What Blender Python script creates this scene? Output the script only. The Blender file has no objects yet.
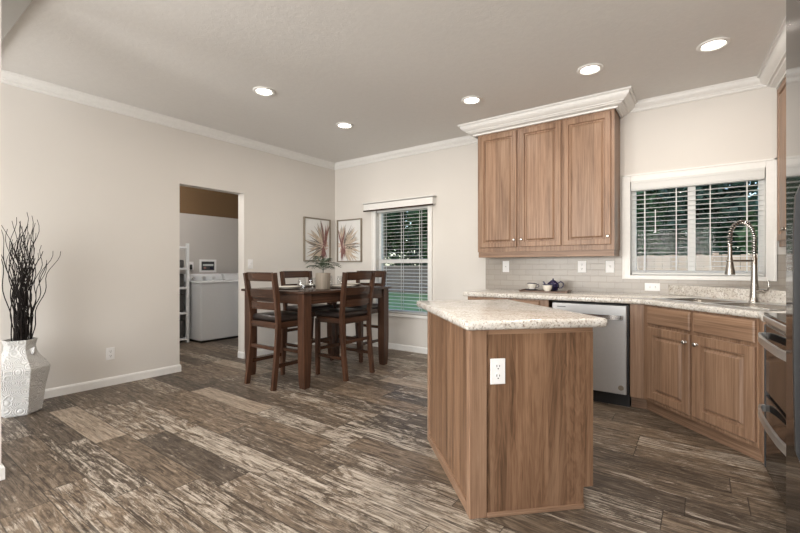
import bpy, bmesh, math, random
from mathutils import Vector, Matrix
random.seed(7)
PI = math.pi
SC = bpy.context.scene
COL = SC.collection

# ------------------------------------------------------------------ camera
YAW = math.radians(36.134)
cd = bpy.data.cameras.new('camera')
cam = bpy.data.objects.new('camera', cd)
COL.objects.link(cam)
cam.location = (0, 0, 1.15)
cam.rotation_euler = (PI / 2, 0, YAW)
cd.sensor_fit = 'HORIZONTAL'
cd.sensor_width = 36
cd.lens = 415 / 800 * 36
cd.clip_start = 0.02
cd.clip_end = 300
SC.camera = cam

# ------------------------------------------------------------------ world, light, exposure
w = bpy.data.worlds.new('world')
SC.world = w
w.use_nodes = True
nt = w.node_tree
sky = nt.nodes.new('ShaderNodeTexSky')
sky.sky_type = 'NISHITA'
sky.sun_disc = False
sky.sun_elevation = math.radians(48)
sky.sun_rotation = math.radians(200)
nt.links.new(sky.outputs[0], nt.nodes['Background'].inputs[0])
nt.nodes['Background'].inputs[1].default_value = 0.26


def area(name, loc, direction, sx, sy, power, color=(1, 1, 1), spread=PI):
    l = bpy.data.lights.new(name, 'AREA')
    l.shape = 'RECTANGLE'
    l.size, l.size_y = sx, sy
    l.energy = power
    l.color = color
    l.spread = spread
    o = bpy.data.objects.new(name, l)
    COL.objects.link(o)
    o.location = loc
    o.rotation_euler = Vector(direction).to_track_quat('-Z', 'Y').to_euler()
    return o


# unseen fill lights added behind the camera, tilted up to brighten the ceiling
FILL_COLOR = (1.0, 0.985, 0.965)
area('added_fill', (-3.55, -3.66, 1.40), (0.05, 1, 0.7), 1.5, 1.9, 105, FILL_COLOR)
area('added_fill', (-1.5, -3.66, 1.40), (0, 1, 0.7), 1.7, 1.9, 115, FILL_COLOR)
area('added_fill', (0.05, -3.66, 1.40), (-0.1, 1, 0.7), 1.2, 1.9, 70, FILL_COLOR)
sl = bpy.data.lights.new('sun', 'SUN')
sl.energy = 0.7
sl.angle = math.radians(8)
sl.color = (1, 0.95, 0.88)
so = bpy.data.objects.new('sun', sl)
COL.objects.link(so)
so.rotation_euler = Vector((0.45, 0.62, -0.85)).to_track_quat('-Z', 'Y').to_euler()
LAMP_POWER = 3.6
AISLE_FILL_POWER = 8.0
LAMP_COLOR = (1.0, 0.93, 0.85)

SC.view_settings.view_transform = 'Standard'
SC.view_settings.look = 'None'
SC.view_settings.gamma = 1
SC.view_settings.use_curve_mapping = False
SC.view_settings.exposure = 0.64


# ------------------------------------------------------------------ node helpers
class NB:
    def __init__(s, name):
        s.m = bpy.data.materials.new(name)
        s.m.use_nodes = True
        s.t = s.m.node_tree
        s.b = s.t.nodes['Principled BSDF']

    def n(s, typ, **kw):
        nd = s.t.nodes.new(typ)
        for k, v in kw.items():
            setattr(nd, k, v)
        return nd

    def link(s, a, b):
        s.t.links.new(a, b)

    def put(s, sock, v):
        if isinstance(v, bpy.types.NodeSocket):
            s.link(v, sock)
        elif v is not None:
            if isinstance(v, tuple) and sock.type == 'RGBA' and len(v) == 3:
                v = (*v, 1)
            sock.default_value = v

    def math(s, op, a, b=None, c=None):
        nd = s.n('ShaderNodeMath', operation=op)
        for i, v in enumerate((a, b, c)):
            if v is not None:
                s.put(nd.inputs[i], v)
        return nd.outputs[0]

    def comb(s, x, y, z):
        nd = s.n('ShaderNodeCombineXYZ')
        for i, v in enumerate((x, y, z)):
            s.put(nd.inputs[i], v)
        return nd.outputs[0]

    def sep(s, v):
        nd = s.n('ShaderNodeSeparateXYZ')
        s.link(v, nd.inputs[0])
        return nd.outputs

    def pos(s, world=False):
        if world:
            return s.n('ShaderNodeNewGeometry').outputs['Position']
        return s.n('ShaderNodeTexCoord').outputs['Object']

    def mapping(s, v, scale=(1, 1, 1), loc=(0, 0, 0), rot=(0, 0, 0)):
        nd = s.n('ShaderNodeMapping')
        s.link(v, nd.inputs[0])
        nd.inputs['Scale'].default_value = scale
        nd.inputs['Location'].default_value = loc
        nd.inputs['Rotation'].default_value = rot
        return nd.outputs[0]

    def noise(s, v, scale=5, detail=4, rough=0.5, dist=0.0):
        nd = s.n('ShaderNodeTexNoise')
        s.put(nd.inputs['Vector'], v)
        nd.inputs['Scale'].default_value = scale
        nd.inputs['Detail'].default_value = detail
        nd.inputs['Roughness'].default_value = rough
        nd.inputs['Distortion'].default_value = dist
        return nd.outputs[0]

    def vor(s, v, scale, feature='F1', out=0):
        nd = s.n('ShaderNodeTexVoronoi', feature=feature)
        s.put(nd.inputs['Vector'], v)
        nd.inputs['Scale'].default_value = scale
        return nd.outputs[out]

    def white(s, v):
        nd = s.n('ShaderNodeTexWhiteNoise', noise_dimensions='3D')
        s.link(v, nd.inputs['Vector'])
        return nd.outputs

    def ramp(s, f, stops, interp='LINEAR'):
        nd = s.n('ShaderNodeValToRGB')
        nd.color_ramp.interpolation = interp
        e = nd.color_ramp.elements
        while len(e) < len(stops):
            e.new(0.5)
        for i, (p, c) in enumerate(stops):
            e[i].position = p
            e[i].color = (*c, 1) if len(c) == 3 else c
        s.put(nd.inputs[0], f)
        return nd.outputs[0]

    def mix(s, f, a, b, mode='MIX'):
        nd = s.n('ShaderNodeMix', data_type='RGBA', blend_type=mode)
        s.put(nd.inputs['Factor'], f)
        s.put(nd.inputs['A'], a) if False else s.put(nd.inputs[6], a)
        s.put(nd.inputs[7], b)
        return nd.outputs[2]

    def bump(s, h, strength=0.3, dist=0.01):
        nd = s.n('ShaderNodeBump')
        s.link(h, nd.inputs['Height'])
        nd.inputs['Strength'].default_value = strength
        nd.inputs['Distance'].default_value = dist
        s.link(nd.outputs[0], s.b.inputs['Normal'])

    def fin(s, color=None, rough=0.5, metal=0.0, spec=None, coat=None):
        if color is not None:
            s.put(s.b.inputs['Base Color'], color)
        s.put(s.b.inputs['Roughness'], rough)
        s.b.inputs['Metallic'].default_value = metal
        if spec is not None:
            s.b.inputs['Specular IOR Level'].default_value = spec
        if coat is not None:
            s.b.inputs['Coat Weight'].default_value = coat
            s.b.inputs['Coat Roughness'].default_value = 0.08
        return s.m


def plain(name, color, rough=0.5, metal=0.0, var=0.06, scale=30, bump=0.0, spec=None, coat=None):
    b = NB(name)
    nz = b.noise(b.pos(), scale, 3)
    lo = tuple(c * (1 - var) for c in color)
    hi = tuple(min(1, c * (1 + var)) for c in color)
    c = b.ramp(nz, [(0.3, lo), (0.7, hi)])
    if bump:
        b.bump(nz, bump, 0.002)
    return b.fin(c, rough, metal, spec, coat)


# ------------------------------------------------------------------ materials
def mat_floor():
    b = NB('weathered plank floor')
    x, y, z = b.sep(b.pos(True))
    W, L = 0.187, 0.98
    yr = b.math('DIVIDE', b.math('ADD', y, 0.115), W)
    row = b.math('FLOOR', yr)
    rr = b.white(b.comb(row, 3.1, 0.7))[0]
    xr = b.math('ADD', b.math('DIVIDE', x, L), b.math('MULTIPLY', rr, 5.0))
    col = b.math('FLOOR', xr)
    wn = b.white(b.comb(row, col, 1.3))
    r1 = wn[0]
    ca, cb, cc = b.sep(wn[1])
    off = b.math('MULTIPLY', r1, 37.0)
    yo = b.math('MULTIPLY', cb, 23.0)
    X1 = b.math('ADD', x, off)
    Y1 = b.math('ADD', y, yo)
    X2 = b.math('ADD', x, yo)
    Y2 = b.math('ADD', y, off)
    def stretched(X, Y, sx, sy, det, ro, di):
        return b.noise(b.comb(b.math('MULTIPLY', X, sx), b.math('MULTIPLY', Y, sy), off), 1.0, det, ro, di)
    fine = stretched(X1, Y1, 4.5, 70.0, 6, 0.75, 0.8)
    med = stretched(X1, Y1, 3.6, 15.0, 8, 0.72, 2.4)
    worn = stretched(X2, Y2, 3.6, 11.0, 10, 0.78, 1.5)
    streak = stretched(X2, Y1, 4.0, 60.0, 5, 0.7, 0.9)
    crack = stretched(X1, Y2, 2.0, 42.0, 5, 0.7, 1.6)
    f2 = b.math('ADD', b.math('MULTIPLY', fine, 0.42), b.math('MULTIPLY', med, 0.58))
    base = b.ramp(f2, [(0.36, (0.036, 0.026, 0.0185)), (0.45, (0.086, 0.065, 0.048)), (0.54, (0.158, 0.124, 0.094)),
                       (0.67, (0.31, 0.256, 0.20))])
    tint = b.mix(ca, (0.58, 0.57, 0.56), (1.42, 1.35, 1.24))
    base = b.mix(1.0, base, tint, 'MULTIPLY')
    # pale worn patches, broken up by the grain
    bias = b.math('MULTIPLY', b.math('SUBTRACT', cc, 0.5), 0.22)
    m = b.math('ADD', b.math('ADD', worn, bias), b.math('MULTIPLY', b.math('SUBTRACT', streak, 0.5), 0.62))
    mask = b.ramp(m, [(0.53, (0, 0, 0)), (0.645, (0.92, 0.92, 0.92))])
    pale = b.ramp(fine, [(0.34, (0.13, 0.102, 0.078)), (0.48, (0.35, 0.30, 0.24)), (0.66, (0.58, 0.525, 0.45))])
    c = b.mix(mask, base, pale)
    ck = b.ramp(crack, [(0.38, (1, 1, 1)), (0.43, (0, 0, 0))])
    c = b.mix(b.math('MULTIPLY', ck, 0.8), c, (0.028, 0.020, 0.015))
    # a few boards are bare pale wood
    bare = b.math('GREATER_THAN', r1, 0.92)
    barec = b.ramp(fine, [(0.36, (0.15, 0.11, 0.08)), (0.5, (0.33, 0.265, 0.20)), (0.64, (0.46, 0.39, 0.31))])
    c = b.mix(b.math('MULTIPLY', bare, 0.7), c, barec)
    fy = b.math('PINGPONG', yr, 0.5)
    fx = b.math('PINGPONG', xr, 0.5)
    gap = b.math('MINIMUM', b.math('DIVIDE', fy, 0.02), b.math('DIVIDE', fx, 0.0034))
    gap = b.math('MINIMUM', gap, 1.0)
    c = b.mix(gap, (0.022, 0.016, 0.012), c)
    b.bump(b.math('ADD', b.math('MULTIPLY', gap, 0.6), b.math('MULTIPLY', fine, 0.5)), 0.35, 0.002)
    return b.fin(c, b.ramp(fine, [(0.3, (0.55,) * 3), (0.7, (0.40,) * 3)]), spec=0.4)


def mat_wood(name, cols, scale=1.0, strips=0.09, rough=0.42, horizontal=False, figure=1.2, ring=0.0):
    b = NB(name)
    p = b.pos()
    x, y, z = b.sep(p)
    h = b.math('ADD', x, y)
    if horizontal:
        x, y, z = z, z, h
        h = z
        h = x
    else:
        pass
    st = b.math('FLOOR', b.math('DIVIDE', b.math('ADD', h, b.math('MULTIPLY', b.math('FLOOR', z), 0.0)), strips))
    wn = b.white(b.comb(st, 2.0, 5.0))
    offs = b.math('MULTIPLY', wn[0], 11.0)
    zz = b.math('ADD', z, offs)
    v1 = b.comb(b.math('MULTIPLY', x, 62.0 * scale), b.math('MULTIPLY', y, 62.0 * scale), b.math('MULTIPLY', zz, 1.6 * scale))
    n1 = b.noise(v1, 1.0, 7, 0.68, 0.5)
    v2 = b.comb(b.math('MULTIPLY', x, 13.0 * scale), b.math('MULTIPLY', y, 13.0 * scale), b.math('MULTIPLY', zz, 1.1 * scale))
    n2 = b.noise(v2, 1.0, 5, 0.55, figure)
    f = b.math('ADD', b.math('MULTIPLY', n1, 0.62), b.math('MULTIPLY', n2, 0.38))
    if ring:
        sn = b.math('SINE', b.math('MULTIPLY', n2, 95.0))
        f = b.math('ADD', f, b.math('MULTIPLY', sn, ring))
    c = b.ramp(f, [(0.35, cols[0]), (0.49, cols[1]), (0.66, cols[2])])
    c = b.mix(1.0, c, b.mix(wn[0], (0.92, 0.92, 0.92), (1.07, 1.06, 1.05)), 'MULTIPLY')
    b.bump(n1, 0.12, 0.001)
    return b.fin(c, rough, spec=0.4)


def mat_granite():
    b = NB('cream speckled granite')
    p = b.pos(True)
    n1 = b.noise(p, 9, 6, 0.65, 1.2)
    n2 = b.noise(p, 85, 4, 0.65)
    v = b.vor(p, 130, out=1)
    vv = b.sep(v)[0]
    c = b.ramp(n1, [(0.35, (0.52, 0.485, 0.435)), (0.5, (0.61, 0.58, 0.535)), (0.66, (0.68, 0.66, 0.62))])
    sp = b.ramp(n2, [(0.36, (0.38, 0.33, 0.29)), (0.47, (1, 1, 1)), (0.7, (1.12, 1.12, 1.12))])
    c = b.mix(0.85, c, sp, 'MULTIPLY')
    dots = b.math('MULTIPLY', b.math('GREATER_THAN', vv, 0.86), b.ramp(b.noise(p, 24, 3), [(0.5, (0, 0, 0)), (0.62, (1, 1, 1))]))
    c = b.mix(b.math('MULTIPLY', dots, 0.7), c, (0.20, 0.15, 0.12))
    vein = b.ramp(b.noise(p, 6, 5, 0.6, 2.2), [(0.47, (0, 0, 0)), (0.50, (1, 1, 1)), (0.53, (0, 0, 0))])
    c = b.mix(b.math('MULTIPLY', vein, 0.35), c, (0.36, 0.28, 0.21))
    return b.fin(c, 0.18, spec=0.5)


def mat_tile():
    b = NB('grey subway tile')
    x, y, z = b.sep(b.pos(True))
    br = b.n('ShaderNodeTexBrick', offset=0.5)
    b.link(b.comb(b.math('ADD', x, y), z, 0.0), br.inputs['Vector'])
    br.inputs['Color1'].default_value = (0.315, 0.280, 0.243, 1)
    br.inputs['Color2'].default_value = (0.355, 0.318, 0.277, 1)
    br.inputs['Mortar'].default_value = (0.265, 0.235, 0.203, 1)
    br.inputs['Scale'].default_value = 1
    br.inputs['Brick Width'].default_value = 0.15
    br.inputs['Row Height'].default_value = 0.062
    br.inputs['Mortar Size'].default_value = 0.003
    c = b.mix(0.25, br.outputs[0], b.ramp(b.noise(b.pos(True), 8, 3), [(0.3, (0.30, 0.268, 0.233)), (0.7, (0.375, 0.337, 0.295))]))
    b.bump(b.math('SUBTRACT', 1.0, br.outputs[1]), 0.4, 0.003)
    return b.fin(c, 0.3)


def mat_ceiling():
    b = NB('knockdown ceiling paint')
    p = b.pos(True)
    n = b.noise(p, 26, 4, 0.55, 0.8)
    h = b.ramp(n, [(0.46, (0, 0, 0)), (0.56, (1, 1, 1))])
    b.bump(h, 0.11, 0.003)
    return b.fin(b.ramp(n, [(0.3, (0.70, 0.685, 0.66)), (0.7, (0.725, 0.71, 0.685))]), 0.9, spec=0.2)


def mat_wall(name, col):
    b = NB(name)
    n = b.noise(b.pos(True), 60, 3)
    n2 = b.noise(b.pos(True), 1.5, 2)
    b.bump(n, 0.10, 0.002)
    return b.fin(b.ramp(n2, [(0.3, tuple(c * .985 for c in col)), (0.7, tuple(c * 1.015 for c in col))]), 0.75, spec=0.25)


def mat_emit(name, col, strength):
    b = NB(name)
    b.fin((0.9, 0.9, 0.9), 0.4)
    b.b.inputs['Emission Color'].default_value = (*col, 1)
    b.b.inputs['Emission Strength'].default_value = strength
    return b.m


def mat_glass(name, tint=(1, 1, 1), refl=0.12, base=0.005):
    b = NB(name)
    out = b.t.nodes['Material Output']
    tr = b.n('ShaderNodeBsdfTransparent')
    tr.inputs[0].default_value = (*tint, 1)
    gl = b.n('ShaderNodeBsdfGlossy')
    gl.inputs['Roughness'].default_value = 0.02
    fr = b.n('ShaderNodeLayerWeight')
    fr.inputs[0].default_value = 0.5
    mx = b.n('ShaderNodeMixShader')
    b.link(b.math('ADD', base, b.math('MULTIPLY', b.math('POWER', fr.outputs[1], 4.0), refl)), mx.inputs[0])
    b.link(tr.outputs[0], mx.inputs[1])
    b.link(gl.outputs[0], mx.inputs[2])
    b.link(mx.outputs[0], out.inputs[0])
    return b.m


def mat_vase():
    b = NB('white embossed ceramic')
    p = b.pos()
    v = b.vor(b.mapping(p, (1, 1, 1)), 15)
    h = b.math('SINE', b.math('MULTIPLY', v, 42.0))
    n = b.noise(p, 70, 3)
    hh = b.math('ADD', h, b.math('MULTIPLY', n, 0.8))
    b.bump(hh, 0.55, 0.004)
    c = b.ramp(b.math('MULTIPLY', b.math('ADD', hh, 1.0), 0.5), [(0.1, (0.46, 0.455, 0.44)), (0.7, (0.64, 0.635, 0.62))])
    return b.fin(c, 0.55)


def mat_fence(name, col):
    b = NB(name)
    x, y, z = b.sep(b.pos(True))
    st = b.math('FLOOR', b.math('DIVIDE', b.math('ADD', x, y), 0.14))
    wn = b.white(b.comb(st, 1.0, 2.0))
    n = b.noise(b.comb(b.math('MULTIPLY', x, 25), b.math('MULTIPLY', y, 25), z), 1, 4)
    c = b.mix(1.0, col, b.mix(wn[0], (0.75, 0.75, 0.75), (1.2, 1.18, 1.15)), 'MULTIPLY')
    c = b.mix(0.5, c, b.ramp(n, [(0.3, tuple(k * .6 for k in col)), (0.7, col)]))
    return b.fin(c, 0.85)


def mat_leaf(name, c0, c1, scale=2.0):
    b = NB(name)
    n = b.noise(b.pos(True), scale, 4)
    b.fin(b.ramp(n, [(0.35, c0), (0.65, c1)]), 0.6)
    return b.m


M = {}
M['floor'] = mat_floor()
M['wall'] = mat_wall('warm greige wall paint', (0.66, 0.630, 0.590))
M['laundry'] = mat_wall('grey laundry wall paint', (0.50, 0.475, 0.45))
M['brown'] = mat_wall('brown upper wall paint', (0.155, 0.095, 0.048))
M['ceiling'] = mat_ceiling()
M['band'] = mat_wall('grey textured beam paint', (0.40, 0.39, 0.365))
M['trim'] = plain('white trim paint', (0.76, 0.75, 0.725), 0.45, var=0.02)
M['oak'] = mat_wood('light walnut laminate', [(0.135, 0.075, 0.044), (0.248, 0.148, 0.092), (0.350, 0.228, 0.150)])
M['oak_h'] = mat_wood('light walnut laminate crosswise', [(0.135, 0.075, 0.044), (0.248, 0.148, 0.092), (0.350, 0.228, 0.150)], horizontal=True, strips=0.4)
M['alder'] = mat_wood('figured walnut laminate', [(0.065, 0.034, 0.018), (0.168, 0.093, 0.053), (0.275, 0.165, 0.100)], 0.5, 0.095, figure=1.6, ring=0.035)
M['granite'] = mat_granite()
M['tile'] = mat_tile()
M['steel'] = plain('brushed stainless steel', (0.62, 0.61, 0.59), 0.30, 0.85, 0.03, 60)
M['chrome'] = plain('polished steel', (0.55, 0.545, 0.54), 0.16, 1.0, 0.02, 60)
M['nickel'] = plain('brushed nickel', (0.50, 0.475, 0.44), 0.26, 1.0, 0.03, 60)
M['dish'] = plain('satin stainless front', (0.47, 0.465, 0.46), 0.36, 0.6, 0.02, 60)
M['black'] = plain('black gloss', (0.010, 0.009, 0.009), 0.07, 0.0, 0.05, 10, spec=0.3)
M['blackmatte'] = plain('black plastic', (0.012, 0.012, 0.013), 0.45)
M['dkgrey'] = plain('dark grey metal', (0.06, 0.06, 0.062), 0.35, 0.5)
M['mahog'] = mat_wood('dark cherry wood', [(0.020, 0.010, 0.0065), (0.052, 0.024, 0.014), (0.105, 0.048, 0.026)], 1.0, 0.2, 0.3)
M['mahog_h'] = mat_wood('dark cherry wood crosswise', [(0.020, 0.010, 0.0065), (0.046, 0.022, 0.013), (0.088, 0.041, 0.023)], 1.0, 0.2, 0.26, horizontal=True)
M['leather'] = plain('dark brown leather', (0.022, 0.016, 0.014), 0.32, bump=0.2, var=0.2)
M['plastic'] = plain('white plastic', (0.78, 0.775, 0.77), 0.4, var=0.01)
M['slot'] = plain('dark slot', (0.03, 0.03, 0.03), 0.5)
M['appl'] = plain('white enamel', (0.70, 0.715, 0.73), 0.3, var=0.01)
M['blind'] = plain('white blind slat', (0.64, 0.64, 0.62), 0.5, var=0.01)
M['vase'] = mat_vase()
M['twig'] = plain('dark brown twig bark', (0.010, 0.007, 0.006), 0.6, var=0.3, spec=0.2)
M['frame'] = plain('taupe wooden frame', (0.22, 0.185, 0.14), 0.5, var=0.1)
M['paper'] = plain('pale art paper', (0.74, 0.735, 0.72), 0.8, var=0.03, scale=6)
M['glass'] = mat_glass('window glass', (0.95, 0.97, 0.96), 0.12)
M['drink'] = mat_glass('drinking glass', (0.95, 0.955, 0.955), 0.45, 0.03)
M['china'] = plain('cream china', (0.74, 0.70, 0.62), 0.25, var=0.01)
M['charger'] = plain('dark brown charger', (0.06, 0.038, 0.027), 0.45)
M['cobalt'] = plain('cobalt blue glaze', (0.010, 0.008, 0.045), 0.12, var=0.05, coat=0.5)
M['pot'] = mat_wood('whitewashed wood pot', [(0.17, 0.14, 0.11), (0.27, 0.23, 0.185), (0.37, 0.32, 0.265)], 1.0, 0.04, 0.7)
M['fern'] = mat_leaf('fern green', (0.014, 0.028, 0.014), (0.04, 0.068, 0.034), 12)
M['soil'] = plain('potting soil', (0.03, 0.022, 0.016), 0.9, var=0.3)
M['lens'] = mat_emit('lit lamp lens', (1.0, 0.94, 0.84), 9.0)
M['lawn'] = mat_leaf('lawn grass', (0.055, 0.12, 0.035), (0.10, 0.19, 0.06), 3)
M['cedar'] = mat_fence('pale cedar fence', (0.62, 0.46, 0.34))
M['greywood'] = mat_fence('brown fence', (0.13, 0.105, 0.085))
M['leafa'] = mat_leaf('dark hedge leaf', (0.012, 0.035, 0.012), (0.045, 0.10, 0.032), 1.6)
M['leafb'] = mat_leaf('mid green leaf', (0.02, 0.05, 0.018), (0.075, 0.14, 0.05), 1.6)
M['leafc'] = mat_leaf('blue green leaf', (0.018, 0.045, 0.03), (0.06, 0.12, 0.075), 1.6)
M['bark'] = plain('tree bark', (0.05, 0.038, 0.028), 0.9, var=0.3, scale=8)
M['bin'] = plain('charcoal fabric', (0.07, 0.068, 0.066), 0.9, var=0.15)
M['tray'] = mat_wood('brown tray wood', [(0.09, 0.055, 0.04), (0.16, 0.105, 0.08), (0.22, 0.15, 0.115)], horizontal=True)


# ------------------------------------------------------------------ mesh helper
class MB:
    def __init__(s):
        s.bm = bmesh.new()
        s.smooth = False

    def _add(s, tmp, mtx=None):
        if mtx is not None:
            tmp.transform(mtx)
        me = bpy.data.meshes.new('t')
        tmp.to_mesh(me)
        tmp.free()
        s.bm.from_mesh(me)
        bpy.data.meshes.remove(me)
        return s

    def box(s, x0, y0, z0, x1, y1, z1, bev=0.0, seg=2, mtx=None):
        t = bmesh.new()
        bmesh.ops.create_cube(t, size=1)
        sx, sy, sz = abs(x1 - x0), abs(y1 - y0), abs(z1 - z0)
        t.transform(Matrix.Translation(((x0 + x1) / 2, (y0 + y1) / 2, (z0 + z1) / 2)) @ Matrix.Diagonal((sx, sy, sz, 1)))
        if bev:
            bmesh.ops.bevel(t, geom=list(t.edges), offset=min(bev, 0.49 * min(sx, sy, sz)), segments=seg, profile=0.5, affect='EDGES')
        return s._add(t, mtx)

    def sweep(s, pts, section, up=(0, 0, 1), closed=False, scales=None):
        """section: list of (a, b) in the frame (side, up')"""
        t = bmesh.new()
        pts = [Vector(p) for p in pts]
        n = len(pts)
        rings = []
        upv = Vector(up)
        for i, p in enumerate(pts):
            if closed:
                d = (pts[(i + 1) % n] - pts[i - 1]).normalized()
            elif i == 0:
                d = (pts[1] - pts[0]).normalized()
            elif i == n - 1:
                d = (pts[-1] - pts[-2]).normalized()
            else:
                d = (pts[i + 1] - pts[i - 1]).normalized()
            side = d.cross(upv)
            if side.length < 1e-4:
                side = d.cross(Vector((0, 1, 0.01)))
            side.normalize()
            u2 = side.cross(d).normalized()
            k = scales[i] if scales else 1.0
            rings.append([t.verts.new(p + side * a * k + u2 * b_ * k) for a, b_ in section])
        m = len(section)
        for i in range(n if closed else n - 1):
            A, B = rings[i], rings[(i + 1) % n]
            for j in range(m):
                t.faces.new((A[j], A[(j + 1) % m], B[(j + 1) % m], B[j]))
        if not closed:
            t.faces.new(rings[0])
            t.faces.new(list(reversed(rings[-1])))
        bmesh.ops.recalc_face_normals(t, faces=t.faces)
        return s._add(t)

    def tube(s, pts, r, n=8, up=(0, 0, 1), closed=False, scales=None):
        sec = [(r * math.cos(2 * PI * k / n), r * math.sin(2 * PI * k / n)) for k in range(n)]
        return s.sweep(pts, sec, up, closed, scales)

    def bar(s, pts, w_, h, up=(0, 0, 1), scales=None):
        return s.sweep(pts, [(-w_ / 2, -h / 2), (w_ / 2, -h / 2), (w_ / 2, h / 2), (-w_ / 2, h / 2)], up, False, scales)

    def lathe(s, prof, n=24, c=(0, 0, 0), mtx=None, rot=0.0, squash=None):
        t = bmesh.new()
        rings = []
        for r, z in prof:
            if r < 1e-5:
                rings.append([t.verts.new((0, 0, z))])
            else:
                rings.append([t.verts.new((r * math.cos(rot + 2 * PI * k / n), r * math.sin(rot + 2 * PI * k / n), z)) for k in range(n)])
        for A, B in zip(rings, rings[1:]):
            if len(A) == 1 and len(B) == 1:
                continue
            for k in range(n):
                k2 = (k + 1) % n
                if len(A) == 1:
                    t.faces.new((A[0], B[k], B[k2]))
                elif len(B) == 1:
                    t.faces.new((A[k], B[0], A[k2]))
                else:
                    t.faces.new((A[k], A[k2], B[k2], B[k]))
        bmesh.ops.recalc_face_normals(t, faces=t.faces)
        m0 = Matrix.Translation(c)
        if mtx is not None:
            m0 = m0 @ mtx
        return s._add(t, m0)

    def prism(s, poly, z0, z1, bev=0.0, seg=3, mtx=None):
        t = bmesh.new()
        lo = [t.verts.new((x, y, z0)) for x, y in poly]
        hi = [t.verts.new((x, y, z1)) for x, y in poly]
        n = len(poly)
        t.faces.new(list(reversed(lo)))
        t.faces.new(hi)
        for k in range(n):
            t.faces.new((lo[k], lo[(k + 1) % n], hi[(k + 1) % n], hi[k]))
        bmesh.ops.recalc_face_normals(t, faces=t.faces)
        if bev:
            bmesh.ops.bevel(t, geom=list(t.edges), offset=bev, segments=seg, profile=0.5, affect='EDGES')
        return s._add(t, mtx)

    def rings(s, rects, mtx=None):
        """nested rectangles (x0,x1,z0,z1,y), first is the back; facing -Y"""
        t = bmesh.new()
        R = [[t.verts.new((x0, y, z0)), t.verts.new((x1, y, z0)), t.verts.new((x1, y, z1)), t.verts.new((x0, y, z1))] for x0, x1, z0, z1, y in rects]
        for A, B in zip(R, R[1:]):
            for k in range(4):
                t.faces.new((A[k], A[(k + 1) % 4], B[(k + 1) % 4], B[k]))
        t.faces.new(R[0])
        t.faces.new(R[-1])
        bmesh.ops.recalc_face_normals(t, faces=t.faces)
        return s._add(t, mtx)

    def quad(s, pts):
        t = bmesh.new()
        t.faces.new([t.verts.new(p) for p in pts])
        return s._add(t)

    def profile_path(s, path, prof, closed_ends=True):
        """extrude a wall profile [(offset, z)] along a 2D path; the room lies to the LEFT of the path direction, corners mitred"""
        t = bmesh.new()
        P = [Vector((p[0], p[1])) for p in path]
        n = len(P)
        R = []
        for i in range(n):
            ds = []
            if i > 0:
                ds.append((P[i] - P[i - 1]).normalized())
            if i < n - 1:
                ds.append((P[i + 1] - P[i]).normalized())
            ns = [Vector((-d.y, d.x)) for d in ds]
            nn = sum(ns, Vector((0, 0)))
            nn.normalize()
            k = 1.0 / max(0.2, nn.dot(ns[0]))
            R.append([t.verts.new((P[i].x + nn.x * k * o, P[i].y + nn.y * k * o, z)) for o, z in prof])
        m = len(prof)
        for A, B in zip(R, R[1:]):
            for j in range(m):
                t.faces.new((A[j], A[(j + 1) % m], B[(j + 1) % m], B[j]))
        t.faces.new(R[0])
        t.faces.new(R[-1])
        bmesh.ops.recalc_face_normals(t, faces=t.faces)
        return s._add(t)

    def build(s, name, mat, parent=None, smooth=False, mtx=None):
        if mtx is not None:
            s.bm.transform(mtx)
        me = bpy.data.meshes.new(name)
        s.bm.to_mesh(me)
        s.bm.free()
        me.materials.append(mat)
        if smooth:
            for p in me.polygons:
                p.use_smooth = True
            try:
                me.set_sharp_from_angle(angle=math.radians(smooth if smooth > 1 else 40))
            except Exception:
                pass
        o = bpy.data.objects.new(name, me)
        COL.objects.link(o)
        if parent is not None:
            o.parent = parent
        return o


def tag(o, label=None, cat=None, group=None, kind=None):
    if label:
        o['label'] = label
    if cat:
        o['category'] = cat
    if group:
        o['group'] = group
    if kind:
        o['kind'] = kind
    return o


def thing(name, loc, rz, label, cat, group=None):
    o = bpy.data.objects.new(name, None)
    o.empty_display_size = 0.05
    COL.objects.link(o)
    o.location = loc
    o.rotation_euler = (0, 0, rz)
    return tag(o, label, cat, group)


def kids(o):
    return [c for c in bpy.data.objects if c.parent == o]


def dup(o, loc, rz=0.0, label=None, group=None):
    def cp(q, par):
        c = q.copy()
        COL.objects.link(c)
        c.parent = par
        for k in kids(q):
            cp(k, c)
        return c
    r = cp(o, None)
    r.location = loc
    r.rotation_euler = (0, 0, rz)
    if label:
        r['label'] = label
    if group:
        r['group'] = group
    return r


def struct(name, mb, mat, parent=None, smooth=False):
    o = mb.build(name, mat, parent, smooth)
    if parent is None:
        o['kind'] = 'structure'
    return o


XL, YB, ZC, XR, YF = -4.63, 4.62, 2.74, 0.84, -3.6
XLAU = -6.85

# ------------------------------------------------------------------ room shell
struct('floor', MB().box(XLAU - .1, YF - .1, -.1, XR + .1, YB + .5, 0), M['floor'])
struct('ceiling', MB().box(XLAU - .1, YF - .1, ZC, XR + .1, YB + .5, ZC + .1), M['ceiling'])
DY0, DY1, DZ = 2.247, 3.038, 2.06
wl = MB().box(XL - .125, YF, 0, XL, DY0, ZC).box(XL - .125, DY1, 0, XL, YB + .12, ZC).box(XL - .125, DY0, DZ, XL, DY1, ZC)
struct('wall_left', wl, M['wall'])
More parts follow.
